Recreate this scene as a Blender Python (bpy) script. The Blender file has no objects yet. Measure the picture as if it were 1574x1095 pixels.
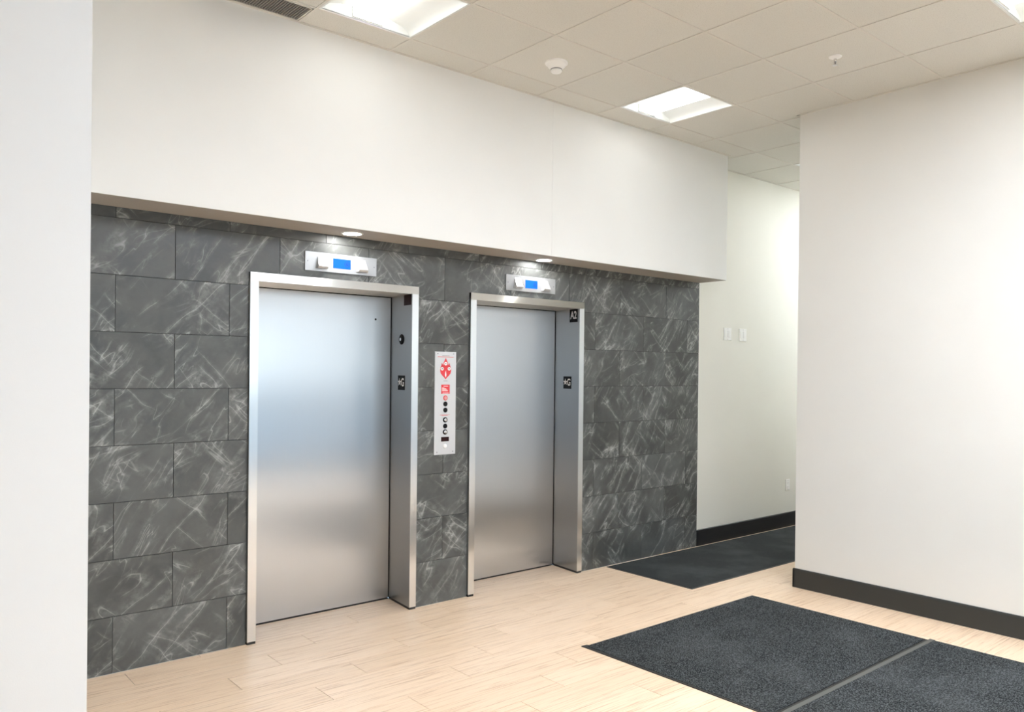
import bpy, math, random
from mathutils import Matrix, Vector

random.seed(7)
sc = bpy.context.scene
col = sc.collection

# ------------------------------------------------------------------ camera
W, H = 1574.0, 1095.0
CAM = Vector((-1.43944, -4.67097, 1.64056))
yaw, pitch, roll, foc, pcx, pcy = 0.71161, -0.00436, 0.01082, 1231.389, 807.031, 576.779
Fv = Vector((math.sin(yaw)*math.cos(pitch), math.cos(yaw)*math.cos(pitch), math.sin(pitch)))
Rv = Vector((math.cos(yaw), -math.sin(yaw), 0)); Uv = Rv.cross(Fv)
R2 = math.cos(roll)*Rv + math.sin(roll)*Uv; U2 = -math.sin(roll)*Rv + math.cos(roll)*Uv
cd = bpy.data.cameras.new('camera'); cam = bpy.data.objects.new('camera', cd); col.objects.link(cam)
m = Matrix((R2, U2, -Fv)).transposed().to_4x4(); m.translation = CAM
cam.matrix_world = m
cd.sensor_fit = 'HORIZONTAL'; cd.sensor_width = 36.0; cd.lens = foc*36.0/W
cd.shift_x = (W/2-pcx)/W; cd.shift_y = (pcy-H/2)/W
cd.clip_start = 0.05; cd.clip_end = 300
sc.camera = cam

# ------------------------------------------------------------------ world, light, exposure
SKY_STRENGTH = 1.5
TROFFER = 2.4
FILL_PANEL = 9.6  # strength of the fill panels added out of view
DOWN = 40.0
w = bpy.data.worlds.new('sky'); sc.world = w; w.use_nodes = True
nt = w.node_tree; nt.nodes.clear()
tc = nt.nodes.new('ShaderNodeTexCoord'); sp = nt.nodes.new('ShaderNodeSeparateXYZ')
rmp = nt.nodes.new('ShaderNodeValToRGB'); bg = nt.nodes.new('ShaderNodeBackground'); wo = nt.nodes.new('ShaderNodeOutputWorld')
rmp.color_ramp.elements[0].position = 0.0; rmp.color_ramp.elements[0].color = (.93, .96, 1, 1)
rmp.color_ramp.elements[1].position = 0.6; rmp.color_ramp.elements[1].color = (.52, .74, 1, 1)
nt.links.new(tc.outputs['Generated'], sp.inputs[0]); nt.links.new(sp.outputs['Z'], rmp.inputs[0])
nt.links.new(rmp.outputs[0], bg.inputs[0]); bg.inputs[1].default_value = SKY_STRENGTH
nt.links.new(bg.outputs[0], wo.inputs[0])
sc.view_settings.view_transform = 'Standard'; sc.view_settings.look = 'None'
sc.view_settings.gamma = 1.0; sc.view_settings.use_curve_mapping = False
sc.view_settings.exposure = 1.5
sc.cycles.max_bounces = 10; sc.cycles.diffuse_bounces = 6; sc.cycles.glossy_bounces = 5; sc.cycles.transparent_max_bounces = 12
sc.cycles.caustics_reflective = False; sc.cycles.caustics_refractive = False
sc.cycles.sample_clamp_indirect = 6.0

# room dimensions, metres (x along the tiled wall, y = 0 is the tile face, camera on the -y side)
XL, XA, XR, XH = -4.2, -0.86, 4.19, 4.756      # far left, alcove left, right wall, end of tiled wall
XE = 9.2                                        # end of corridor
YB, YW, YC, YS = -7.6, -2.0, -1.36, -0.302      # glazed back, partition face, corridor mouth, header face
ZS, ZC = 2.498, 3.637                           # soffit, ceiling
XG = -0.6                                       # front wall is solid left of this
YG = -4.3                                       # right wall ends here, glazing follows

def portal(loc, rot, sx, sy):
    l = bpy.data.lights.new('daylight_portal', 'AREA'); l.shape = 'RECTANGLE'; l.size = sx; l.size_y = sy
    l.cycles.is_portal = True
    o = bpy.data.objects.new('daylight_portal', l); col.objects.link(o); o.location = loc; o.rotation_euler = rot
portal(((XG+XR)/2, YB-.05, 1.4), (math.pi/2, 0, 0), XR-XG, 2.7)
portal((XR+.05, (YB+YG)/2, 1.4), (math.pi/2, 0, math.pi/2), YG-YB, 2.7)

# ------------------------------------------------------------------ helpers
class MB:
    def __init__(s): s.v = []; s.f = []
    def add(s, vs, fs):
        b = len(s.v); s.v += [tuple(p) for p in vs]; s.f += [tuple(b+i for i in f) for f in fs]; return s
    def box(s, x0, x1, y0, y1, z0, z1):
        return s.add([(x0,y0,z0),(x1,y0,z0),(x1,y1,z0),(x0,y1,z0),(x0,y0,z1),(x1,y0,z1),(x1,y1,z1),(x0,y1,z1)],
              [(0,3,2,1),(4,5,6,7),(0,1,5,4),(1,2,6,5),(2,3,7,6),(3,0,4,7)])
    def bbox(s, x0, x1, y0, y1, z0, z1, b):       # box whose +z face is chamfered by b
        return s.add([(x0,y0,z0),(x1,y0,z0),(x1,y1,z0),(x0,y1,z0),(x0,y0,z1-b),(x1,y0,z1-b),(x1,y1,z1-b),(x0,y1,z1-b),
                      (x0+b,y0+b,z1),(x1-b,y0+b,z1),(x1-b,y1-b,z1),(x0+b,y1-b,z1)],
              [(0,3,2,1),(8,9,10,11),(0,1,5,4),(1,2,6,5),(2,3,7,6),(3,0,4,7),(4,5,9,8),(5,6,10,9),(6,7,11,10),(7,4,8,11)])
    def prism(s, poly, z0, z1):
        n = len(poly)
        return s.add([(x,y,z0) for x,y in poly]+[(x,y,z1) for x,y in poly],
              [tuple(range(n-1,-1,-1)), tuple(range(n,2*n))]+[(i,(i+1)%n,n+(i+1)%n,n+i) for i in range(n)])
    def lathe(s, cx, cy, prof, n=28):
        vs = [(cx+r*math.cos(2*math.pi*i/n), cy+r*math.sin(2*math.pi*i/n), z) for r, z in prof for i in range(n)]
        k = len(prof)
        fs = [(j*n+i, j*n+(i+1)%n, (j+1)*n+(i+1)%n, (j+1)*n+i) for j in range(k-1) for i in range(n)]
        fs += [tuple(range(n-1,-1,-1)), tuple((k-1)*n+i for i in range(n))]
        return s.add(vs, fs)
    def cyl(s, cx, cy, r, z0, z1, n=24, r2=None): return s.lathe(cx, cy, [(r,z0),(r if r2 is None else r2,z1)], n)
    def mesh(s, name, mat, smooth=False):
        me = bpy.data.meshes.new(name); me.from_pydata(s.v, [], s.f); me.validate(); me.update()
        me.materials.append(mat)
        if smooth:
            me.polygons.foreach_set('use_smooth', [True]*len(me.polygons))
            try: me.set_sharp_from_angle(angle=math.radians(38))
            except Exception: pass
        return me
    def build(s, name, mat, parent=None, smooth=False, label=None):
        return link(name, s.mesh(name, mat, smooth), parent, label)

def link(name, me, parent=None, label=None):
    o = bpy.data.objects.new(name, me); col.objects.link(o)
    if parent is not None: o.parent = parent
    if label: o['label'] = label
    return o

def tag(o, label, cat, group=None):
    o['label'] = label; o['category'] = cat
    if group: o['group'] = group
    return o

def struct(o, label=None, cat=None):
    o['kind'] = 'structure'
    if label: o['label'] = label
    if cat: o['category'] = cat
    return o

def empty(name, mat4=None, loc=None):
    o = bpy.data.objects.new(name, None); col.objects.link(o); o.empty_display_size = .1
    if mat4 is not None: o.matrix_world = mat4
    if loc is not None: o.location = loc
    return o

def frame_mat(p, u, v):
    u = Vector(u).normalized(); v = Vector(v).normalized(); n = u.cross(v)
    M = Matrix((u, v, n)).transposed().to_4x4(); M.translation = Vector(p); return M

def wall_dev(x, z, y=0.0): return frame_mat((x, y, z), (1,0,0), (0,0,1))      # local x right, y up, z out of the tiled wall

def slab2d(rect, inside, cx, cy, lo, hi, axis='z'):
    """rectangle minus whatever lies outside `inside`, one solid piece; thickness lo..hi"""
    x0, x1, y0, y1 = rect
    xs = sorted({x0, x1, *[c for c in cx if x0+1e-4 < c < x1-1e-4]})
    ys = sorted({y0, y1, *[c for c in cy if y0+1e-4 < c < y1-1e-4]})
    keep = {(i, j) for i in range(len(xs)-1) for j in range(len(ys)-1) if inside((xs[i]+xs[i+1])/2, (ys[j]+ys[j+1])/2)}
    if not keep: return None
    P = (lambda a, b, t: (a, b, t)) if axis == 'z' else (lambda a, b, t: (a, -t, b))   # 'y': wall piece, t towards the viewer
    mb = MB(); flip = axis == 'y'
    for i, j in keep:
        a, b, c, d = xs[i], xs[i+1], ys[j], ys[j+1]
        mb.add([P(a,c,hi),P(b,c,hi),P(b,d,hi),P(a,d,hi)], [(0,1,2,3)])
        mb.add([P(a,c,lo),P(b,c,lo),P(b,d,lo),P(a,d,lo)], [(3,2,1,0)])
        for di, dj, (p, q) in ((0,-1,((a,c),(b,c))),(1,0,((b,c),(b,d))),(0,1,((b,d),(a,d))),(-1,0,((a,d),(a,c)))):
            if (i+di, j+dj) not in keep:
                mb.add([P(*p,lo),P(*q,lo),P(*q,hi),P(*p,hi)], [(0,1,2,3)])
    return mb

# ------------------------------------------------------------------ materials
def newmat(name):
    mt = bpy.data.materials.new(name); mt.use_nodes = True
    return mt, mt.node_tree, mt.node_tree.nodes['Principled BSDF']

def node(nt, typ, **kw):
    n = nt.nodes.new(typ)
    for k, v in kw.items():
        if k in n.inputs: n.inputs[k].default_value = v
        else: setattr(n, k, v)
    return n

def simple(name, c, rough=.5, metal=0, emit=None, es=1, spec=.5):
    mt, nt, b = newmat(name)
    b.inputs['Base Color'].default_value = (*c, 1); b.inputs['Roughness'].default_value = rough; b.inputs['Metallic'].default_value = metal
    b.inputs['Specular IOR Level'].default_value = spec
    if emit: b.inputs['Emission Color'].default_value = (*emit, 1); b.inputs['Emission Strength'].default_value = es
    return mt

def math_n(nt, op, a, b=None, clamp=False):
    n = nt.nodes.new('ShaderNodeMath'); n.operation = op; n.use_clamp = clamp
    for i, x in enumerate((a, b)):
        if x is None: continue
        if isinstance(x, (int, float)): n.inputs[i].default_value = x
        else: nt.links.new(x, n.inputs[i])
    return n.outputs[0]

def mixc(nt, fac, a, b):
    n = nt.nodes.new('ShaderNodeMix'); n.data_type = 'RGBA'
    for i, x in ((0, fac), (6, a), (7, b)):
        if isinstance(x, (int, float)): n.inputs[i].default_value = x
        elif isinstance(x, tuple): n.inputs[i].default_value = (*x, 1) if len(x) == 3 else x
        else: nt.links.new(x, n.inputs[i])
    return n.outputs[2]

def ramp(nt, x, p0, p1, c0=0, c1=1):
    n = nt.nodes.new('ShaderNodeMapRange'); n.clamp = True; n.interpolation_type = 'SMOOTHSTEP'
    nt.links.new(x, n.inputs[0])
    for i, val in zip((1,2,3,4), (p0,p1,c0,c1)): n.inputs[i].default_value = val
    return n.outputs[0]

def bump(nt, b, h, strength, dist):
    n = node(nt, 'ShaderNodeBump', Strength=strength, Distance=dist)
    nt.links.new(h, n.inputs['Height']); nt.links.new(n.outputs[0], b.inputs['Normal'])

def worldpos(nt, scale=(1,1,1), rnd=0.0):
    g = nt.nodes.new('ShaderNodeNewGeometry'); vm = node(nt, 'ShaderNodeVectorMath', operation='MULTIPLY')
    nt.links.new(g.outputs['Position'], vm.inputs[0]); vm.inputs[1].default_value = scale
    out = vm.outputs[0]
    if rnd:
        oi = nt.nodes.new('ShaderNodeObjectInfo'); ad = node(nt, 'ShaderNodeVectorMath', operation='MULTIPLY_ADD')
        cb = nt.nodes.new('ShaderNodeCombineXYZ')
        for i in range(3): nt.links.new(oi.outputs['Random'], cb.inputs[i])
        nt.links.new(cb.outputs[0], ad.inputs[0]); ad.inputs[1].default_value = (rnd, rnd*1.7, rnd*2.3); nt.links.new(out, ad.inputs[2])
        out = ad.outputs[0]
    return out

def noise(nt, vec, scale, detail=3, rough=.55, dist=0.0):
    n = node(nt, 'ShaderNodeTexNoise', Scale=scale, Detail=detail, Roughness=rough, Distortion=dist)
    nt.links.new(vec, n.inputs['Vector']); return n.outputs['Fac']

def paint(name, c, k=.02):
    mt, nt, b = newmat(name)
    p = worldpos(nt)
    v = noise(nt, p, 1.3, 2)
    col_ = mixc(nt, ramp(nt, v, .35, .65), tuple(x*(1-k) for x in c), c)
    nt.links.new(col_, b.inputs['Base Color']); b.inputs['Roughness'].default_value = .62; b.inputs['Specular IOR Level'].default_value = .3
    bump(nt, b, noise(nt, p, 260, 2), .08, .002)
    return mt

M_wall = paint('wall_paint', (.87, .875, .855))
M_wall_h = paint('wall_paint_hall', (.86, .85, .78))
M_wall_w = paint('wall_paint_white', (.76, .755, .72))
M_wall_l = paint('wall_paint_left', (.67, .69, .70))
M_soff = paint('shaded_soffit_paint', (.50, .465, .42))  # wall paint darkened, the unlit soffit's shade put into the colour
M_glow = None

def tile_stone():
    mt, nt, b = newmat('slate_marble_tile')
    p = worldpos(nt, (1,1,1), 37.0)
    # warp
    nw = node(nt, 'ShaderNodeTexNoise', Scale=1.6, Detail=3, Roughness=.5); nt.links.new(p, nw.inputs['Vector'])
    sub = node(nt, 'ShaderNodeVectorMath', operation='SUBTRACT'); nt.links.new(nw.outputs['Color'], sub.inputs[0]); sub.inputs[1].default_value = (.5,.5,.5)
    ma = node(nt, 'ShaderNodeVectorMath', operation='MULTIPLY_ADD'); nt.links.new(sub.outputs[0], ma.inputs[0]); ma.inputs[1].default_value = (.14,.08,.14); nt.links.new(p, ma.inputs[2])
    def streaks(ang, seed, sc1, stretch, wid):
        q0 = node(nt, 'ShaderNodeMapping'); nt.links.new(ma.outputs[0], q0.inputs[0]); q = node(nt, 'ShaderNodeMapping'); nt.links.new(q0.outputs[0], q.inputs[0])
        q.inputs['Location'].default_value = (seed, seed, seed*.7); q0.inputs['Rotation'].default_value = (0, math.radians(ang), 0); q.inputs['Scale'].default_value = (1, 1, stretch)
        f = noise(nt, q.outputs[0], sc1, 2, .5)
        d = math_n(nt, 'ABSOLUTE', math_n(nt, 'SUBTRACT', f, .5))
        return ramp(nt, d, 0, wid, 1, 0), ramp(nt, d, 0, wid*9, 1, 0)
    fine = ramp(nt, noise(nt, ma.outputs[0], 30, 5, .7), .35, .72, .15, 1)
    cloud = ramp(nt, noise(nt, ma.outputs[0], 3.0, 6, .62), .32, .72)
    vv = None
    for ang, seed, sc1, stretch, wid, k1, k2, mlo in ((48, 0, 1.3, 5.5, .009, .50, .42, .44), (-42, 4.1, 1.5, 5.5, .009, .45, .34, .47), (60, 9.3, 2.6, 5.5, .010, .42, .26, .48), (24, 6.3, 1.9, 5.5, .008, .38, .20, .50)):
        ln, sf = streaks(ang, seed, sc1, stretch, wid)
        off = node(nt, 'ShaderNodeVectorMath', operation='ADD'); nt.links.new(p, off.inputs[0]); off.inputs[1].default_value = (seed*3+1, 0, seed)
        mk = ramp(nt, noise(nt, off.outputs[0], 3.4, 2), mlo, mlo+.13)
        t = math_n(nt, 'MULTIPLY', mk, math_n(nt, 'ADD', math_n(nt, 'MULTIPLY', ln, k1), math_n(nt, 'MULTIPLY', math_n(nt, 'MULTIPLY', sf, fine), k2)))
        vv = t if vv is None else math_n(nt, 'ADD', vv, t, clamp=True)
    base = mixc(nt, cloud, (.055, .058, .056), (.106, .111, .107))
    oi = nt.nodes.new('ShaderNodeObjectInfo')
    hs = node(nt, 'ShaderNodeHueSaturation'); nt.links.new(base, hs.inputs['Color'])
    nt.links.new(ramp(nt, oi.outputs['Random'], 0, 1, .90, 1.12), hs.inputs['Value'])
    c = mixc(nt, vv, hs.outputs[0], (.37, .38, .36))
    nt.links.new(c, b.inputs['Base Color'])
    nt.links.new(ramp(nt, cloud, 0, 1, .36, .5), b.inputs['Roughness'])
    bump(nt, b, noise(nt, p, 30, 4), .12, .003)
    return mt
M_tile = tile_stone()
M_grout = simple('dark_grout', (.03, .03, .03), .8)

def plank_mat():
    mt, nt, b = newmat('oak_look_plank')
    p = worldpos(nt, (1.2, 34, 1), 13.0)
    g1 = noise(nt, p, 2.2, 5, .65, .35)
    p2 = worldpos(nt, (.9, 95, 1), 29.0)
    g2 = noise(nt, p2, 2.6, 4, .7, .2)
    oi = nt.nodes.new('ShaderNodeObjectInfo')
    base = mixc(nt, ramp(nt, oi.outputs['Random'], 0, 1), (.91, .69, .49), (.96, .74, .54))
    c = mixc(nt, ramp(nt, g1, .50, .72), base, (.68, .455, .285))
    c = mixc(nt, math_n(nt, 'MULTIPLY', ramp(nt, g2, .55, .66), .62), c, (.46, .28, .16))
    nt.links.new(c, b.inputs['Base Color'])
    nt.links.new(ramp(nt, g1, .3, .7, .30, .42), b.inputs['Roughness'])
    bump(nt, b, g2, .15, .002)
    return mt
M_plank = plank_mat()
M_plankgrout = simple('plank_grout', (.22, .14, .09), .8)

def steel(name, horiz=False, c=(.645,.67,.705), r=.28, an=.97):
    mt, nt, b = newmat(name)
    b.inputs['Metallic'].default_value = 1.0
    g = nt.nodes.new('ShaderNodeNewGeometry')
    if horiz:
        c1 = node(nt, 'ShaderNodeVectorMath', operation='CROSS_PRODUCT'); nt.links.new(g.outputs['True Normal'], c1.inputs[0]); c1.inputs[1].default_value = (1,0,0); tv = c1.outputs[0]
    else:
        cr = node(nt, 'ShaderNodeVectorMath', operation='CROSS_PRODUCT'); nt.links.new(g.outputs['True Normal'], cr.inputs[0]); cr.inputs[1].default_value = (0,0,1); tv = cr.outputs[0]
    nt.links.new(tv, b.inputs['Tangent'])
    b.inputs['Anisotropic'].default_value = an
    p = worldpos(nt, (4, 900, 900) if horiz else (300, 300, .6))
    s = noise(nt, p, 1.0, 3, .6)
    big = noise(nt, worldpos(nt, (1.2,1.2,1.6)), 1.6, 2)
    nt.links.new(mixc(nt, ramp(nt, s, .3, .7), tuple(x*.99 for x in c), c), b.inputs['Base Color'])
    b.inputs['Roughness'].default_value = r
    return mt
M_steel = steel('brushed_steel')
M_steel_h = steel('brushed_steel_horizontal', True, (.74,.73,.70), .36)
M_face = steel('brushed_steel_face_lit', c=(.82,.83,.84))  # frame steel lightened, bright reflection put into the colour
M_jamb = steel('brushed_steel_jamb_shaded', False, (.35,.355,.355), .32, .7)  # same frame steel darkened, dark reflection put into the colour
M_chrome = simple('polished_chrome', (.85,.85,.86), .14, 1)
M_plate = simple('satin_aluminium_plate', (.66,.67,.69), .36, .5)
M_plate2 = simple('satin_aluminium_indicator', (.40,.41,.42), .38, .5)
M_satin = simple('satin_steel_lantern', (.62,.62,.62), .38, .4)
M_black = simple('black_plastic', (.008,.008,.009), .55, spec=.15)
M_black_m = simple('matte_black', (.02,.02,.02), .7)
M_shaft = simple('dark_gap', (.01,.01,.01), .9)
M_white = simple('white_plastic', (.95,.95,.93), .35)
M_white_ink = simple('white_lettering', (.9,.9,.9), .5)
M_red = simple('red_print', (.72,.05,.06), .5)
M_redpale = simple('pale_red_button', (.75,.35,.35), .4)
M_darkred = simple('dark_red_lens', (.022,.004,.004), .5, spec=.2)
M_screen = simple('blue_lcd', (.002,.01,.06), .35, spec=.1, emit=(.012,.20,.95), es=.52)
M_ink = simple('dark_blue_segment', (.0,.02,.2), .4)
M_greyink = simple('grey_print', (.25,.25,.27), .6)
M_base = simple('charcoal_vinyl', (.030,.032,.030), .45)
M_base2 = simple('black_vinyl', (.012,.012,.013), .4)
M_alu = simple('white_grid_metal', (.70,.675,.62), .45)
M_lens = simple('lit_diffuser', (.9,.9,.9), .5, emit=(.98,.99,.99), es=TROFFER)
M_fill = simple('fill_panel', (.9,.9,.9), .5, emit=(.90,.97,1.07), es=FILL_PANEL)  # unseen ceiling panels added to brighten lobby and corridor
M_dark = paint('dark_reflection_paint', (.05,.052,.055))  # dark colour given to an unseen wall to darken the jamb reflections
M_refl = simple('white_reflector', (.80,.82,.80), .5)
M_dlens = simple('lit_downlight', (.9,.9,.9), .5, emit=(1,.99,.97), es=DOWN)
M_rub = simple('mat_rubber_edge', (.035,.033,.03), .55)
M_rub2 = simple('worn_grey_rubber', (.105,.105,.094), .6)
M_mull = simple('dark_aluminium', (.12,.12,.125), .4, .4)
M_frame_w = simple('pale_aluminium', (.62,.64,.66), .35, .5)

def ceil_mat():
    mt, nt, b = newmat('mineral_ceiling_tile')
    p = worldpos(nt)
    n1 = noise(nt, p, 170, 3, .7); oi = nt.nodes.new('ShaderNodeObjectInfo')
    base = mixc(nt, ramp(nt, oi.outputs['Random'], 0, 1), (.71, .70, .65), (.74, .73, .68))
    nt.links.new(mixc(nt, math_n(nt, 'MULTIPLY', ramp(nt, n1, .54, .66), .35), base, (.36,.33,.29)), b.inputs['Base Color'])
    b.inputs['Roughness'].default_value = .9; b.inputs['Specular IOR Level'].default_value = .1
    bump(nt, b, n1, .35, .004)
    return mt
M_ceil = ceil_mat()

def mat_pile(name, dark, light, sc_, k):
    mt, nt, b = newmat(name)
    p = worldpos(nt)
    n1 = noise(nt, p, sc_, 3, .75); n2 = noise(nt, p, 2.2, 4, .6)
    c = mixc(nt, ramp(nt, n1, .42, .64), dark, light)
    c = mixc(nt, math_n(nt, 'MULTIPLY', ramp(nt, n2, .42, .7), k), c, tuple(x*1.9 for x in light))
    nt.links.new(c, b.inputs['Base Color']); b.inputs['Roughness'].default_value = .95; b.inputs['Specular IOR Level'].default_value = .1
    bump(nt, b, n1, .6, .004)
    return mt
M_mat = mat_pile('ribbed_charcoal_pile', (.016,.0175,.018), (.125,.134,.136), 150, .11)
M_mat2 = mat_pile('smooth_charcoal_pile', (.026,.028,.028), (.072,.078,.078), 210, .25)

def glass_mat():
    mt = bpy.data.materials.new('window_glass'); mt.use_nodes = True; nt = mt.node_tree; nt.nodes.clear()
    o = nt.nodes.new('ShaderNodeOutputMaterial'); mx = nt.nodes.new('ShaderNodeMixShader'); t = nt.nodes.new('ShaderNodeBsdfTransparent'); g = nt.nodes.new('ShaderNodeBsdfGlossy')
    f = node(nt, 'ShaderNodeFresnel', IOR=1.5); t.inputs[0].default_value = (.95,.98,.97,1); g.inputs['Roughness'].default_value = .02
    nt.links.new(f.outputs[0], mx.inputs[0]); nt.links.new(t.outputs[0], mx.inputs[1]); nt.links.new(g.outputs[0], mx.inputs[2]); nt.links.new(mx.outputs[0], o.inputs[0])
    return mt
M_glass = glass_mat()
def ground_mat():
    mt, nt, b = newmat('outdoor_paving')
    p = worldpos(nt)
    nt.links.new(mixc(nt, ramp(nt, noise(nt, p, .6, 4), .35, .65), (.38,.38,.38), (.46,.455,.45)), b.inputs['Base Color']); b.inputs['Roughness'].default_value = .9
    return mt

# ------------------------------------------------------------------ elevator data
ELEV = [dict(c=1.0095, h=.5895, top=2.214), dict(c=2.625, h=.578, top=2.209)]
def in_open(x, z):
    return any(abs(x-e['c']) < e['h'] and z < e['top'] for e in ELEV)
open_x = [v for e in ELEV for v in (e['c']-e['h'], e['c']+e['h'])]
open_z = [e['top'] for e in ELEV]
YD = .305                                       # door leaf face

# ------------------------------------------------------------------ floor
def in_floor(x, y):
    if XL < x < XR and YB < y < YW: return True
    if XA < x < XR and YB < y < 0: return True
    if XR-.001 < x < XE and YC < y < 0.01: return True
    return any(abs(x-e['c']) < e['h']-.018 and 0 <= y < YD+.03 for e in ELEV)
fx = [XL, XA, XR, XE] + [v for e in ELEV for v in (e['c']-e['h']+.018, e['c']+e['h']-.018)]
fy = [YB, YW, YC, 0.0, .01, YD+.03]
floor = slab2d((XL, XE, YB, YD+.03), in_floor, fx, fy, -.12, -.0025).build('floor', M_plankgrout)
struct(floor)
PL, PW, Y0 = 1.006, .2019, -.043
offs = {0: .752, 1: .449, 2: .146}
rest = MB()
for k in range(-2, 38):
    y1 = Y0 - PW*k; y0 = y1 - PW
    n = -7
    while True:
        x0 = offs[k % 3] + PL*n; x1 = x0 + PL; n += 1
        if x0 > XE: break
        g = .0016
        mb = slab2d((x0+g, x1-g, y0+g, y1-g), in_floor, fx, fy, -.011, 0.0)
        if mb is None: continue
        if y1 > -3.75 and x1 > -1.0 and x0 < 7.3: mb.build('plank', M_plank, floor)
        else: rest.add(mb.v, mb.f)
r = rest.build('plank_field', M_plank, floor); r['kind'] = 'stuff'

# ------------------------------------------------------------------ tiled wall
HT, TL, H1 = .305, .61, .3045
inw = lambda x, z: not in_open(x, z)
wb = slab2d((XA, XH, 0, ZC+.1), inw, open_x, open_z, -.42, -.0045, axis='y').build('wall_back', M_grout)
struct(wb)
for r_ in range(0, 9):
    z0 = 0 if r_ == 0 else H1+(r_-1)*HT
    z1 = min(H1+r_*HT, ZS)
    off = 0 if r_ % 2 else TL/2
    n = -3
    while True:
        x0 = off + n*TL; x1 = x0+TL; n += 1
        if x0 >= XH: break
        x0c, x1c = max(x0, XA), min(x1, XH)
        if x1c-x0c < .01: continue
        g = .0016
        mb = slab2d((x0c+g, x1c-g, z0+(g if r_ else .001), z1-g), inw, open_x, open_z, -.0045, random.uniform(-.0005, .0004), axis='y')
        if mb: mb.build('tile', M_tile, wb)

# header over the tiled wall, with its fine drywall joint
hb = MB()
hb.box(XA, 2.5745, YS, -.001, ZS, ZC+.08); hb.box(2.5760, XH, YS, -.001, ZS, ZC+.08); hb.box(2.573, 2.577, YS+.002, -.002, ZS+.003, ZC+.05)
header = struct(hb.build('wall_header', M_wall))
struct(MB().box(XA+.001, XH-.001, YS+.001, -.0015, ZS-.0015, ZS+.0005).build('soffit_shade', M_soff))  # thin sheet under the header carrying the soffit's shade as colour
# other walls
struct(MB().box(XL, XA, YW, .6, -.1, ZC+.08).build('wall_left', M_wall_l))
struct(MB().box(XH+.0005, XE, .010, .16, -.1, ZC+.08).build('wall_hall', M_wall_h))
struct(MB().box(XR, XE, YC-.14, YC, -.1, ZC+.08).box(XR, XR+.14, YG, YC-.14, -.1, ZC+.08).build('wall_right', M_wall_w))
struct(MB().box(XE, XE+.12, YC-.14, .16, -.1, ZC+.08).build('wall_corridor_end', M_wall))
struct(MB().box(XL-.14, XL, YB, YW, -.1, ZC+.08).build('wall_far_left', M_wall))
struct(MB().box(XL-.14, XR+.14, YB-.14, YB, 2.72, ZC+.08).box(XR, XR+.14, YB, YG, 2.72, ZC+.08).build('wall_front', M_wall))

struct(MB().box(XL-.14, XG, YB-.14, YB, -.1, 2.72).build('wall_front_left', M_dark))
# skirting
def skirting(name, poly_path, mat):
    """poly_path: [(x,y)...] wall line, with outward offsets handled by caller; box runs"""
    mb = MB()
    for b in poly_path: mb.box(*b)
    return struct(mb.build(name, mat))
bh, bt = .145, .012
def run_x(mb, x0, x1, yw, s, h=bh):                    # along x, wall at y=yw, protruding s*bt, with a rounded top lip
    y = yw + s*bt
    prof = [(yw, 0), (y, 0), (y, h-.012), (yw+s*bt*.85, h-.004), (yw+s*bt*.4, h), (yw, h)]
    vs = [(x0, a, b) for a, b in prof]+[(x1, a, b) for a, b in prof]; n = len(prof)
    mb.add(vs, [tuple(range(n)), tuple(range(2*n-1, n-1, -1))]+[(i, (i+1)%n, n+(i+1)%n, n+i) for i in range(n)])
def run_y(mb, y0, y1, xw, s, h=bh):
    x = xw + s*bt
    prof = [(xw, 0), (x, 0), (x, h-.012), (xw+s*bt*.85, h-.004), (xw+s*bt*.4, h), (xw, h)]
    vs = [(a, y0, b) for a, b in prof]+[(a, y1, b) for a, b in prof]; n = len(prof)
    mb.add(vs, [tuple(range(n)), tuple(range(2*n-1, n-1, -1))]+[(i, (i+1)%n, n+(i+1)%n, n+i) for i in range(n)])
mb = MB(); run_y(mb, YG, YC+bt, XR, -1); run_x(mb, XR-bt, XE, YC, 1); struct(mb.build('baseboard_right', M_base))
mb = MB(); run_x(mb, XH+.001, XE, .010, -1, .155); struct(mb.build('baseboard_hall', M_base2))
mb = MB(); run_x(mb, XL, XA+bt, YW, -1); run_y(mb, YW, -.001, XA, 1); struct(mb.build('baseboard_left', M_base))
mb = MB(); run_y(mb, YB, YW-bt, XL, 1); struct(mb.build('baseboard_far_left', M_base))

# ------------------------------------------------------------------ ceiling
def in_ceil(x, y):
    if XL < x < XR and YB < y < YW: return True
    if XA < x < XR and YB < y < YS: return True
    if XR-.001 < x < XH and YC < y < YS: return True
    if XH-.001 < x < XE and YC < y < .01: return True
    return False
cxs = [XL, XA, XR, XH, XE]; cys = [YB, YW, YC, YS, .01]
ceiling = struct(MB().box(XL-.14, XE+.12, YB-.14, .62, ZC+.1, ZC+.2).build('ceiling', M_ceil))
GX0, GPX, GY0, GPY = .572, .6115, -.537, .6245
glx = [GX0+GPX*n for n in range(-8, 15)]
gly = [GY0-GPY*m_ for m_ in range(-1, 12)]
TROF = {(0,0), (0,4), (2,4), (0,5), (2,5), (0,6), (2,6), (4,6), (9,0), (10,0), (11,0), (13,0), (4,0), (4,4), (8,0), (-4,8), (0,8), (4,8)}  # troffers in view, plus unseen fixtures added for fill
VENT = (-1, -1)
tb = .0075
for n in range(-8, 15):
    for m_ in range(-1, 12):
        if (n, m_) in TROF or (n, m_) == VENT: continue
        x0 = GX0+GPX*n; y1 = GY0-GPY*m_
        mb = slab2d((x0+tb-.002, x0+GPX-tb+.002, y1-GPY+tb-.002, y1-tb+.002), in_ceil, cxs, cys, ZC+.004, ZC+.018)
        if mb: mb.build('ceiling_tile', M_ceil, ceiling)
def segs(pts, f):
    pts = sorted(pts); out = []
    for a, b in zip(pts, pts[1:]):
        if b-a > 1e-4 and f((a+b)/2):
            if out and abs(out[-1][1]-a) < 1e-6: out[-1][1] = b
            else: out.append([a, b])
    return out
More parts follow.
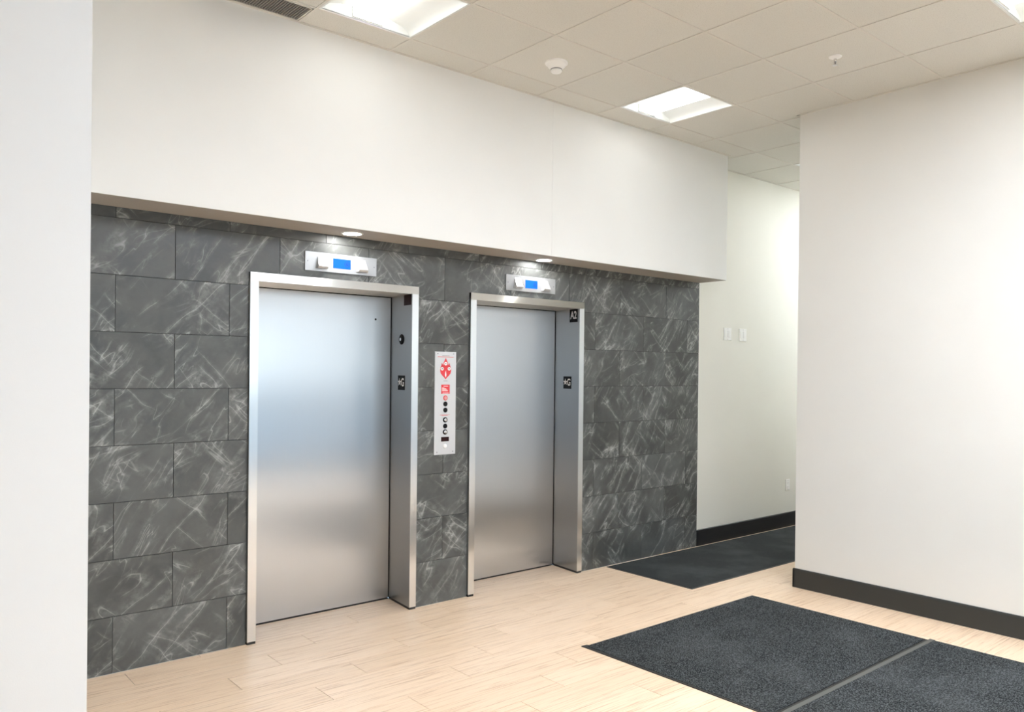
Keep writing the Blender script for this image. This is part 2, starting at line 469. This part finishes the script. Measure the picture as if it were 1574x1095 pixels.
for x in glx:
    for a, b in segs(cys, lambda t: in_ceil(x, t)):
        MB().box(x-tb, x+tb, a, b, ZC, ZC+.006).box(x-.001, x+.001, a, b, ZC+.006, ZC+.04).build('grid_bar', M_alu, ceiling)
for y in gly:
    for a, b in segs(cxs, lambda t: in_ceil(t, y)):
        MB().box(a, b, y-tb, y+tb, ZC+.0004, ZC+.0062).build('grid_bar', M_alu, ceiling)
# wall angles
ang = [(XA, XH, YS-.018, YS), (XH, XH+.018, YS-.018, .01), (XH, XE, -.008, .01), (XR-.018, XR, YG, YC+.018), (XR-.018, XE, YC, YC+.018), (XR-.018, XR, YB, YG),
       (XA, XA+.018, YW-.018, YS), (XL, XA, YW-.018, YW), (XL, XL+.018, YB, YW), (XL, XR, YB, YB+.018)]
for a in ang: MB().box(*a, ZC-.0006, ZC+.004).build('wall_angle', M_alu, ceiling)

# ------------------------------------------------------------------ glazing behind the camera
def glazing(idx, fixed, a0, a1, axis, nbay, zt=2.72):
    mbx = MB()
    def bx(mb, p, q, d0, d1, z0, z1):
        if axis == 'x': mb.box(p, q, fixed+d0, fixed+d1, z0, z1)
        else: mb.box(fixed+d0, fixed+d1, p, q, z0, z1)
    root = MB(); bx(root, a0, a1, -.10, -.02, 0, .10); bx(root, a0, a1, -.10, -.02, zt-.06, zt)
    root = struct(root.build('window_%d' % idx, M_frame_w))
    st = (a1-a0)/nbay
    for i in range(nbay+1):
        c = a0+i*st; mb = MB(); bx(mb, max(a0, c-.03), min(a1, c+.03), -.10, -.02, .10, zt-.06); mb.build('mullion', M_frame_w, root)
    for z in (1.02, 2.25):
        mb = MB(); bx(mb, a0, a1, -.095, -.025, z-.05, z+.05); mb.build('rail', M_mull if z < 2 else M_frame_w, root)
    for i in range(nbay):
        for z0, z1 in ((.10, .97), (1.07, 2.20), (2.30, zt-.06)):
            mb = MB(); bx(mb, a0+i*st+.03, a0+(i+1)*st-.03, -.066, -.06, z0, z1); mb.build('pane', M_glass, root)
glazing(1, YB, XG, XR, 'x', 5)
glazing(2, XR+.12, YB, YG, 'y', 3)
struct(MB().box(-60, 60, -90, 25, -.22, -.13).build('ground', ground_mat()))

# ------------------------------------------------------------------ text
def text_mb(s, size, bold=0.0, depth=.0006, sx=1.0):
    c = bpy.data.curves.new('t', 'FONT'); c.body = s; c.size = size; c.offset = bold; c.extrude = depth/2
    c.align_x = 'CENTER'; c.align_y = 'CENTER'
    o = bpy.data.objects.new('t', c); col.objects.link(o)
    dg = bpy.context.evaluated_depsgraph_get(); me = bpy.data.meshes.new_from_object(o.evaluated_get(dg))
    vs = [v.co.copy() for v in me.vertices]; fs = [tuple(p.vertices) for p in me.polygons]
    bpy.data.objects.remove(o); bpy.data.curves.remove(c); bpy.data.meshes.remove(me)
    mx = (min(v.x for v in vs)+max(v.x for v in vs))/2; my = (min(v.y for v in vs)+max(v.y for v in vs))/2
    mb = MB(); mb.add([((v.x-mx)*sx, v.y-my, v.z) for v in vs], fs); return mb
def shift(mb, dx, dy, dz): mb.v = [(x+dx, y+dy, z+dz) for x, y, z in mb.v]; return mb
def star(cx, cy, r, z0, z1):
    pts = [(cx+(r if i % 2 == 0 else r*.42)*math.sin(i*math.pi/5), cy+(r if i % 2 == 0 else r*.42)*math.cos(i*math.pi/5)) for i in range(10)]
    pts.reverse()
    mb = MB(); mb.v = [(cx, cy, z1)]+[(x, y, z1) for x, y in pts]+[(x, y, z0) for x, y in pts]
    mb.f = [(0, 1+i, 1+(i+1) % 10) for i in range(10)]+[(1+i, 11+i, 11+(i+1) % 10, 1+(i+1) % 10) for i in range(10)]
    return mb

# ------------------------------------------------------------------ elevators
def elevator(e, label, first):
    h, top = e['h'], e['top']
    root = empty('elevator', loc=(e['c'], 0, 0)); tag(root, label, 'elevator')
    fw, sp_ = .052, .035
    zb = .016
    def jamb(s):
        P = [(s*h, -.02), (s*(h-fw), -.02), (s*(h-fw+sp_), YD), (s*h, YD)]
        if s > 0: P.reverse()
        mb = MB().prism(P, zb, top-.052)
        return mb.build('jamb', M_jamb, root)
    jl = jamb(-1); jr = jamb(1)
    for s, j in ((-1, jl), (1, jr)):              # face strip lightened for its bright reflection, and its black foot
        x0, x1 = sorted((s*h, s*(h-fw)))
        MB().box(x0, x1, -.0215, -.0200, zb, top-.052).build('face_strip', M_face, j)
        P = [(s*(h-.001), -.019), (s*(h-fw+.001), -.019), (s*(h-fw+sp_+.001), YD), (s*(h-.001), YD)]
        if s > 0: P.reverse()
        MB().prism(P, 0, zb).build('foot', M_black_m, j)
    MB().box(-h, h, -.023, YD+.0, top-.052, top).build('head_casing', M_steel_h, root)
    di = h-fw+sp_
    MB().box(-di+.004, di-.006, YD+.001, YD+.035, .011, top-.058).build('door_panel', M_steel, root)
    MB().box(-h, h, YD+.036, YD+.05, 0, top).build('shaft_backing', M_shaft, root)
    MB().box(-di, di, YD+.002, YD+.034, .0003, .004).build('sill', M_black_m, root)
    # fittings on the right jamb
    u = Vector((-sp_, -(YD+.02), 0)).normalized(); p0 = Vector((h-fw+sp_, YD, 0)); L = math.hypot(sp_, YD+.02)
    def place(name, mb, mat, y, z, smooth=False, lab=None, par=jr):
        t = (YD-y)/(YD+.02)*L
        M = frame_mat(p0+u*t+Vector((0,0,z)), u, (0,0,1))
        o = mb.build(name, mat, par, smooth, lab); o.matrix_local = M; return o
    def sign(txt, y, z, w_, h_, starred=False):
        b = place('floor_plate', MB().bbox(-w_/2, w_/2, -h_/2, h_/2, 0, .003, .001), M_black, y, z, lab='black plate with white '+('star and G' if starred else txt))
        if starred:
            MB().add(*(lambda q: (q.v, q.f))(star(-.025, .004, .029, .003, .0042))).build('star', M_white_ink, b)
            shift(text_mb(txt, .078, .0022, sx=.82), .022, .004, .0036).build('lettering', M_white_ink, b)
        else:
            shift(text_mb(txt, .088, .0022, sx=.80), 0, .004, .0036).build('lettering', M_white_ink, b)
        dots = MB()
        for i, j in ((0,0),(0,1),(1,1),(3,0),(3,1),(4,0)): dots.cyl(-.02+i*.008, -h_/2+.011+j*.007-.004, .0014, .003, .0042, 8)
        dots.build('braille_dots', M_black, b)
    if first:
        place('direction_lens', MB().bbox(-.052, .052, -.038, .038, 0, .004, .001), M_darkred, .047, 2.128, lab='dark red lens at top of jamb')
        k = place('key_switch', MB().lathe(0, 0, [(.036,0),(.036,.004),(.030,.008),(.022,.009)]), M_black, .134, 1.856, True, 'round black key switch')
        MB().lathe(0, 0, [(.011,.009),(.011,.012),(.008,.0125)], 18).build('lock_barrel', M_chrome, k)
        MB().cyl(e['c']*0+.443, -1.998, .007, 0, .002, 12)
        o = MB().cyl(0, 0, .0075, 0, .0015, 14).build('key_hole', M_black, root); o.matrix_local = frame_mat((1.453-e['c'], YD+.001, 1.998), (1,0,0), (0,0,1))
    else:
        sign('A2', .057, 2.105, .104, .108)
    sign('G', .132, 1.553, .104, .102, True)
    return root
elevator(ELEV[0], 'left elevator with brushed steel door, round black key switch on its jamb', True)
elevator(ELEV[1], 'right elevator with brushed steel door and A2 plate on its jamb', False)

# hall position indicators
def indicator(x, z, label):
    root = empty('position_indicator', wall_dev(x, z)); tag(root, label, 'indicator')
    pl = MB().bbox(-.252, .252, -.0595, .0595, 0, .008, .001).build('face_plate', M_plate2, root)
    scn = MB().bbox(-.062, .062, -.031, .031, .008, .0095, .0005).build('display', M_screen, root)
    shift(text_mb('G', .026, .0008), .036, 0, .0100).build('digit', M_ink, scn)
    ring = MB(); n = 20
    for i in range(n):
        a, b = 2*math.pi*i/n, 2*math.pi*(i+1)/n
        ring.add([(.036+r_*math.cos(t), r_*math.sin(t), .0101) for r_, t in ((.017,a),(.020,a),(.020,b),(.017,b))], [(0,1,2,3)])
    ring.build('digit_ring', M_ink, scn)
    for s in (-1, 1):                             # wedge lanterns, deeper and wider to the bottom
        c = s*.142
        t0, t1, b0, b1 = c-.026, c+.026, c-.040, c+.040
        vs = [(t0,.040,.008),(t1,.040,.008),(b1,-.040,.008),(b0,-.040,.008),(b0+.008,-.028,.040),(b1-.008,-.028,.040),(b0+.006,-.040,.030),(b1-.006,-.040,.030)]
        fs = [(0,4,5,1),(0,3,6,4),(1,5,7,2),(4,6,7,5),(3,2,7,6),(0,1,2,3)]
        MB().add(vs, fs).build('lantern', M_satin, root)
    for s in (-1, 1): MB().lathe(s*.234, 0, [(.004,.008),(.004,.0095),(.003,.010)], 12).build('screw', M_greyink, root)
indicator(1.022, 2.317, 'steel position indicator with blue display above the left elevator')
indicator(2.637, 2.314, 'steel position indicator with blue display above the right elevator')

# call station
root = empty('call_panel', wall_dev(1.841, 1.4105)); tag(root, 'tall steel call panel with red flame emblem between the elevators', 'control panel')
MB().bbox(-.0915, .0915, -.3645, .3645, 0, .005, .0015).build('face_plate', M_plate, root)
def pz(y): return .3645-(y-62)/975*.729            # zoomed rows to local height
Z = .005
def red_flame():
    mb = MB()
    half = [(0,-.073),(.010,-.060),(.028,-.045),(.043,-.028),(.0475,-.006),(.043,.016),(.036,.030),(.0335,.047),(.029,.030),(.020,.022),(.019,.045),(.010,.062),(.004,.074),(0,.082)]
    pts = half + [(-x, y) for x, y in reversed(half[1:-1])]
    n = len(pts); mb.v = [(0,0,Z+.0008)]+[(x,y,Z+.0008) for x,y in pts]; mb.f = [(0,1+i,1+(i+1)%n) for i in range(n)]
    return mb
fl = shift(red_flame(), 0, pz(222)-.005, 0).build('flame_emblem', M_red, root)
fy_ = pz(222)-.005
for x, y in ((0,.040),(-.030,.004),(.030,.004)):
    MB().cyl(x, fy_+y, .0125, Z+.0009, Z+.0014, 20).build('emblem_disc', M_white_ink, fl)
    MB().box(x-.004, x+.004, fy_+y-.005, fy_+y+.006, Z+.0015, Z+.0017).build('emblem_mark', M_greyink, fl)
MB().prism([(0,fy_-.060),(.007,fy_-.040),(.004,fy_-.024),(.001,fy_-.008),(-.005,fy_-.026),(-.006,fy_-.042)], Z+.0009, Z+.0013).build('emblem_flame', M_white_ink, fl)
MB().box(-.068, .068, pz(114), pz(110), Z, Z+.0006).build('red_line', M_red, root)
MB().box(-.030, .032, pz(103), pz(98), Z, Z+.0006).build('caption', M_greyink, root)
MB().box(-.017, .017, pz(341), pz(337), Z, Z+.0006).build('caption', M_greyink, root)
sg = MB().box(-.036, .036, pz(462), pz(374), Z, Z+.0010).build('red_notice', M_red, root)
lines = MB()
for yy, a, b in ((388,-.018,.022),(404,-.030,-.010),(413,-.030,.006),(423,-.030,.014),(432,-.030,.020),(453,-.026,.026)):
    lines.box(a, b, pz(yy+2.5), pz(yy-2.5), Z+.0010, Z+.0014)
lines.build('notice_lines', M_white_ink, sg)
MB().box(-.045, .040, pz(662), pz(659), Z, Z+.0006).build('red_line', M_red, root)
MB().box(-.030, .022, pz(668), pz(665), Z, Z+.0006).build('red_line', M_red, root)
def button(y, kind):
    yy = pz(y)
    if kind == 'black': MB().lathe(0, yy, [(.0175,Z),(.0175,Z+.003),(.015,Z+.005)], 22).build('button', M_black, root, True)
    elif kind == 'key':
        b = MB().lathe(0, yy, [(.019,Z),(.019,Z+.003),(.016,Z+.004)], 22).build('key_switch', M_black, root, True)
        MB().lathe(0, yy, [(.0115,Z+.004),(.0115,Z+.008),(.009,Z+.009)], 18).build('lock_barrel', M_chrome, b, True)
        MB().box(-.0012, .0012, yy-.006, yy+.006, Z+.009, Z+.0094).build('key_slot', M_black, b)
    elif kind == 'red':
        b = MB().lathe(0, yy, [(.018,Z),(.018,Z+.002),(.016,Z+.003)], 22).build('button', M_red, root, True, 'red ringed button')
        MB().lathe(0, yy, [(.013,Z+.003),(.012,Z+.005)], 18).build('button_cap', M_redpale, b, True)
    else:
        b = MB().lathe(0, yy, [(.016,Z),(.016,Z+.003),(.014,Z+.006),(.009,Z+.008)], 22).build('button', M_white, root, True, 'white call button')
for y, k in ((500,'red'),(557,'black'),(615,'black'),(708,'key'),(767,'black'),(823,'key'),(957,'white')): button(y, k)
MB().bbox(-.033, .033, pz(912), pz(870), Z, Z+.003, .001).build('display_window', M_darkred, root)
for x, y in ((-.068,.350),(.068,.350),(-.068,-.345),(.068,-.345)): MB().lathe(x, y, [(.004,Z),(.004,Z+.0015),(.003,Z+.002)], 10).build('screw', M_greyink, root)

# ------------------------------------------------------------------ wall plates in the corridor
def wallplate(x, z, w_, h_, label, cat, name, kind, group=None):
    root = empty(name, wall_dev(x, z, .010)); tag(root, label, cat, group)
    MB().bbox(-w_/2, w_/2, -h_/2, h_/2, 0, .007, .003).build('cover_plate', M_white, root)
    if kind == 'outlet':
        for s in (-1, 1):
            b = MB().lathe(0, s*.021, [(.0165,.007),(.0165,.009)], 20).build('socket', M_white, root)
            MB().box(-.007, -.005, s*.021-.003, s*.021+.006, .009, .0093).box(.005, .007, s*.021-.003, s*.021+.006, .009, .0093).build('slot', M_greyink, b)
    else:
        for s in (-1, 1):
            b = MB().bbox(s*.03-.016, s*.03+.016, -.034, .034, .007, .0095, .001).build('rocker', M_white, root)
        MB().box(-.001, .001, -.034, .034, .007, .0075).build('gap', M_greyink, root)
    for s in (-1, 1): MB().lathe(0, s*(h_/2-.012), [(.003,.007),(.003,.008)], 10).build('screw', M_greyink, root)
wallplate(5.222, 2.031, .125, .124, 'left of two white square plates high on corridor wall, nearer the dark tiles', 'wall plate', 'wall_plate', 'sw')
wallplate(5.482, 2.031, .125, .124, 'right of two white square plates high on corridor wall, farther from the tiles', 'wall plate', 'wall_plate', 'sw')
wallplate(6.348, .450, .080, .120, 'small white electrical outlet low on corridor wall above black baseboard', 'outlet', 'wall_outlet', 'outlet')

# ------------------------------------------------------------------ troffer lights and added fill panels
TROFFER_CELLS = {(0,0), (4,0), (4,4), (8,0), (9,0), (10,0)}  # cells built as troffers; the last two are unseen, added to brighten the corridor
def troffer(n, m_, label):
    x0 = GX0+GPX*n+tb; x1 = GX0+GPX*(n+1)-tb; y1 = GY0-GPY*m_-tb; y0 = y1-GPY+2*tb
    cx, cy = (x0+x1)/2, (y0+y1)/2; hx, hy = (x1-x0)/2, (y1-y0)/2
    root = empty('ceiling_light', loc=(cx, cy, ZC)); tag(root, label, 'ceiling light', 'square troffer lights in the tile ceiling')
    if (n, m_) not in TROFFER_CELLS:                       # flat fill panels added over the unseen lobby and corridor
        fb = MB(); fr = .012
        fb.box(-hx, hx, -hy, -hy+fr, .002, .010).box(-hx, hx, hy-fr, hy, .002, .010).box(-hx, -hx+fr, -hy+fr, hy-fr, .002, .010).box(hx-fr, hx, -hy+fr, hy-fr, .002, .010)
        fb.build('frame', M_refl, root); MB().box(-hx+fr, hx-fr, -hy+fr, hy-fr, .004, .009).build('lens', M_fill, root)
        return
    fr = .012; fb = MB()
    fb.box(-hx, hx, -hy, -hy+fr, .002, .008).box(-hx, hx, hy-fr, hy, .002, .008).box(-hx, -hx+fr, -hy+fr, hy-fr, .002, .008).box(hx-fr, hx, -hy+fr, hy-fr, .002, .008)
    fb.build('frame', M_refl, root)
    ix, iy = hx-fr, hy-fr
    for s in (-1, 1):                             # curved reflector wings
        prof = [(s*(ix-(ix-.095)*(1-math.cos(t*math.pi/2))), .008+.062*math.sin(t*math.pi/2)) for t in [i/8 for i in range(9)]]
        mb = MB(); k = len(prof)
        mb.add([(x, -iy, z) for x, z in prof]+[(x, iy, z) for x, z in prof]+[(x, -iy, z+.003) for x, z in prof]+[(x, iy, z+.003) for x, z in prof],
               [(i, i+1, k+i+1, k+i) for i in range(k-1)]+[(3*k+i, 3*k+i+1, 2*k+i+1, 2*k+i) for i in range(k-1)])
        mb.build('reflector_wing', M_refl, root, True)
    MB().box(-ix, ix, -iy-.002, -iy, .004, .085).box(-ix, ix, iy, iy+.002, .004, .085).box(-ix, ix, -iy, iy, .082, .085).build('housing', M_refl, root)
    mb = MB(); P = [(-.095, .070), (-.090, .032), (-.060, .020), (0, .016), (.060, .020), (.090, .032), (.095, .070)]; k = len(P)
    mb.add([(x, -iy+.012, z) for x, z in P]+[(x, iy-.012, z) for x, z in P], [(i, i+1, k+i+1, k+i) for i in range(k-1)]+[tuple(range(k-1,-1,-1)), tuple(range(k, 2*k))])
    mb.build('lens', M_lens, root, False)
    for s in (-1, 1): MB().box(-.097, .097, *sorted((s*(iy-.011), s*iy)), .014, .080).build('lens_end_cap', M_refl, root)
TL_LAB = {(2,4): 'added fill panel above the camera aisle beside the top right one, out of view', (0,5): 'added fill panel straight above the camera, left one of two', (2,5): 'added fill panel straight above the camera, right one of two',
          (0,6): 'added fill panel midway to the glazed front, leftmost of three',
          (2,6): 'added fill panel midway to the glazed front, middle of three', (4,6): 'added fill panel midway to the glazed front, nearest the right wall',
          (10,0): 'added fill troffer second deepest in the corridor, out of view',
          (0,0): 'square troffer light nearest the vent, over the left elevator', (4,0): 'square troffer light between the header and right wall, over the corridor mouth',
          (4,4): 'square troffer light cut off at top right corner of the photo', (8,0): 'square troffer light in the corridor, mostly hidden behind the right wall',
          (13,0): 'added fill panel deepest in the corridor, out of view', (11,0): 'added fill panel third deepest in the corridor, out of view', (9,0): 'added fill troffer right beside the mostly hidden corridor one, out of view', (0,4): 'added fill panel just in front of the camera, above the picture edge',
          (-4,8): 'added fill panel by the glazed front, leftmost', (0,8): 'added fill panel by the glazed front, middle', (4,8): 'added fill panel by the glazed front, rightmost'}
for (n, m_) in sorted(TROF): troffer(n, m_, TL_LAB[(n, m_)])

# downlights in the soffit
def downlight(x, y, label):
    root = empty('downlight', loc=(x, y, ZS-.0015)); tag(root, label, 'downlight', 'round downlights in the soffit')
    n = 32; t = MB(); R = [(.052, 0), (.054, -.004), (.066, -.005), (.070, 0)]
    t.add([(r_*math.cos(2*math.pi*i/n), r_*math.sin(2*math.pi*i/n), z) for r_, z in R for i in range(n)],
          [(j*n+i, (j+1)*n+i, (j+1)*n+(i+1) % n, j*n+(i+1) % n) for j in range(3) for i in range(n)])
    t.build('trim_ring', M_white, root, True)
    MB().cyl(0, 0, .054, -.0035, -.001, 32).build('lens', M_dlens, root)
downlight(1.020, -.142, 'small round lit downlight in soffit above the left elevator')
downlight(2.674, -.110, 'small round lit downlight in soffit above the right elevator')

# vent in the border row
vx0, vx1, vy0, vy1 = GX0-GPX+tb, GX0-tb-.006, GY0+tb+.004, YS-.020
root = empty('ceiling_vent', loc=((vx0+vx1)/2, (vy0+vy1)/2, ZC)); tag(root, 'dark egg-crate air vent in ceiling beside the header', 'vent')
cx, cy = (vx0+vx1)/2, (vy0+vy1)/2
f = MB(); a, b, c_, d = vx0-cx, vx1-cx, vy0-cy, vy1-cy
f.box(a, b, c_, c_+.008, -.001, .02).box(a, b, d-.008, d, -.001, .02).box(a, a+.008, c_, d, -.001, .02).box(b-.008, b, c_, d, -.001, .02).build('frame', M_alu, root)
M_vent = simple('dark_grille_metal', (.26,.25,.23), .5)
M_vent2 = simple('vent_dark', (.012,.012,.012), .8)
n = 40
for i in range(n):
    x = a+.008+(b-a-.016)*(i+.5)/n; MB().box(x-.0026, x+.0026, c_+.008, d-.008, .001, .010).build('grille_bar', M_vent, root)
for i in range(16):
    y = c_+.008+(d-c_-.016)*(i+.5)/16; MB().box(a+.008, b-.008, y-.001, y+.001, .003, .010).build('grille_bar', M_vent, root)
MB().box(a, b, c_, d, .03, .035).build('duct_backing', M_vent2, root)

# smoke detector
root = empty('smoke_detector', loc=(2.084, -.862, ZC+.004)); tag(root, 'round white smoke detector on ceiling tile', 'smoke detector')
MB().lathe(0, 0, [(.074,0),(.074,-.010),(.066,-.016)], 36).build('base', M_white, root, True)
MB().lathe(0, 0, [(.064,-.016),(.055,-.030),(.040,-.042),(.034,-.046)], 36).build('body', M_white, root, True)
MB().lathe(0, 0, [(.0375,-.045),(.0375,-.050)], 28).build('smoke_slot', M_greyink, root)
MB().lathe(0, 0, [(.036,-.050),(.036,-.060),(.030,-.066)], 32).build('cap', M_white, root, True)
# sprinkler
root = empty('fire_sprinkler', loc=(3.314, -2.111, ZC+.004)); tag(root, 'chrome pendent fire sprinkler on ceiling tile near right wall', 'sprinkler')
MB().lathe(0, 0, [(.040,0),(.038,-.004),(.020,-.012)], 28).build('escutcheon', M_white, root, True)
MB().lathe(0, 0, [(.010,-.010),(.010,-.026),(.006,-.030)], 14).build('nozzle', M_chrome, root, True)
for s in (-1, 1): MB().prism([(s*.012,-.002),(s*.015,-.002),(s*.015,.002),(s*.012,.002)][::s], -.052, -.024).build('yoke_arm', M_chrome, root)
MB().lathe(0, 0, [(.003,-.030),(.003,-.054)], 8).build('bulb', M_darkred, root)
MB().lathe(0, 0, [(.018,-.053),(.018,-.055)], 18).build('deflector', M_chrome, root)

# ------------------------------------------------------------------ floor mats
def ribbed(x0, x1, y0, y1, zb, amp, pitch):
    mb = MB(); nx = int(round((x1-x0)/pitch)); prof = []
    for i in range(nx):
        a = x0+(x1-x0)*i/nx; w_ = (x1-x0)/nx
        prof += [(a, zb), (a+w_*.25, zb+amp), (a+w_*.65, zb+amp), (a+w_*.9, zb)]
    prof.append((x1, zb)); k = len(prof)
    mb.add([(x, y0, z) for x, z in prof]+[(x, y1, z) for x, z in prof], [(i, i+1, k+i+1, k+i) for i in range(k-1)])
    mb.add([(x0,y0,.002),(x1,y0,.002),(x1,y1,.002),(x0,y1,.002),(x0,y0,zb),(x1,y0,zb),(x1,y1,zb),(x0,y1,zb)], [(0,1,5,4),(1,2,6,5),(2,3,7,6),(3,0,4,7)])
    return mb
def entrance_mat(x0, x1, y0, y1, label, strip_top, strip_bottom, notch=False):
    root = empty('floor_mat', loc=(x0, y0, 0)); tag(root, label, 'mat', 'ribbed charcoal entrance mats')
    X, Y = x1-x0, y1-y0
    bk = MB().bbox(0, X, 0, Y, 0, .0045, .003)
    if not strip_top: bk = MB().prism([(0,0),(X,0),(X,Y),(.032,Y-.002),(.028,Y+.012),(-.014,Y+.016),(-.012,Y-.01)], 0, .0045)
    bk.build('backing', M_rub, root)
    b = .012; t = .034 if strip_top else b; s = .010 if not strip_bottom else .034
    l = .045 if notch else b
    rb = ribbed(l if notch else b, X-b, s, Y-t, .007, .0028, .0125)
    rb.build('pile', M_mat, root)
    if strip_top: MB().bbox(.0, X, Y-.034, Y-.001, .004, .009, .003).build('edge_strip', M_rub2, root)
entrance_mat(1.962, 3.706, -2.556, -1.300, 'ribbed charcoal entrance mat nearest the elevators', False, False)
entrance_mat(1.972, 3.722, -3.850, -2.560, 'ribbed charcoal entrance mat with grey edge strip, nearer the camera', True, False)
root = empty('floor_mat', loc=(3.497, -.912, 0)); tag(root, 'smooth charcoal runner mat lying in the corridor mouth', 'mat')
MB().bbox(0, 4.9, 0, .888, 0, .005, .003).build('backing', M_rub, root)
MB().bbox(.012, 4.888, .012, .876, .004, .009, .003).build('pile', M_mat2, root)
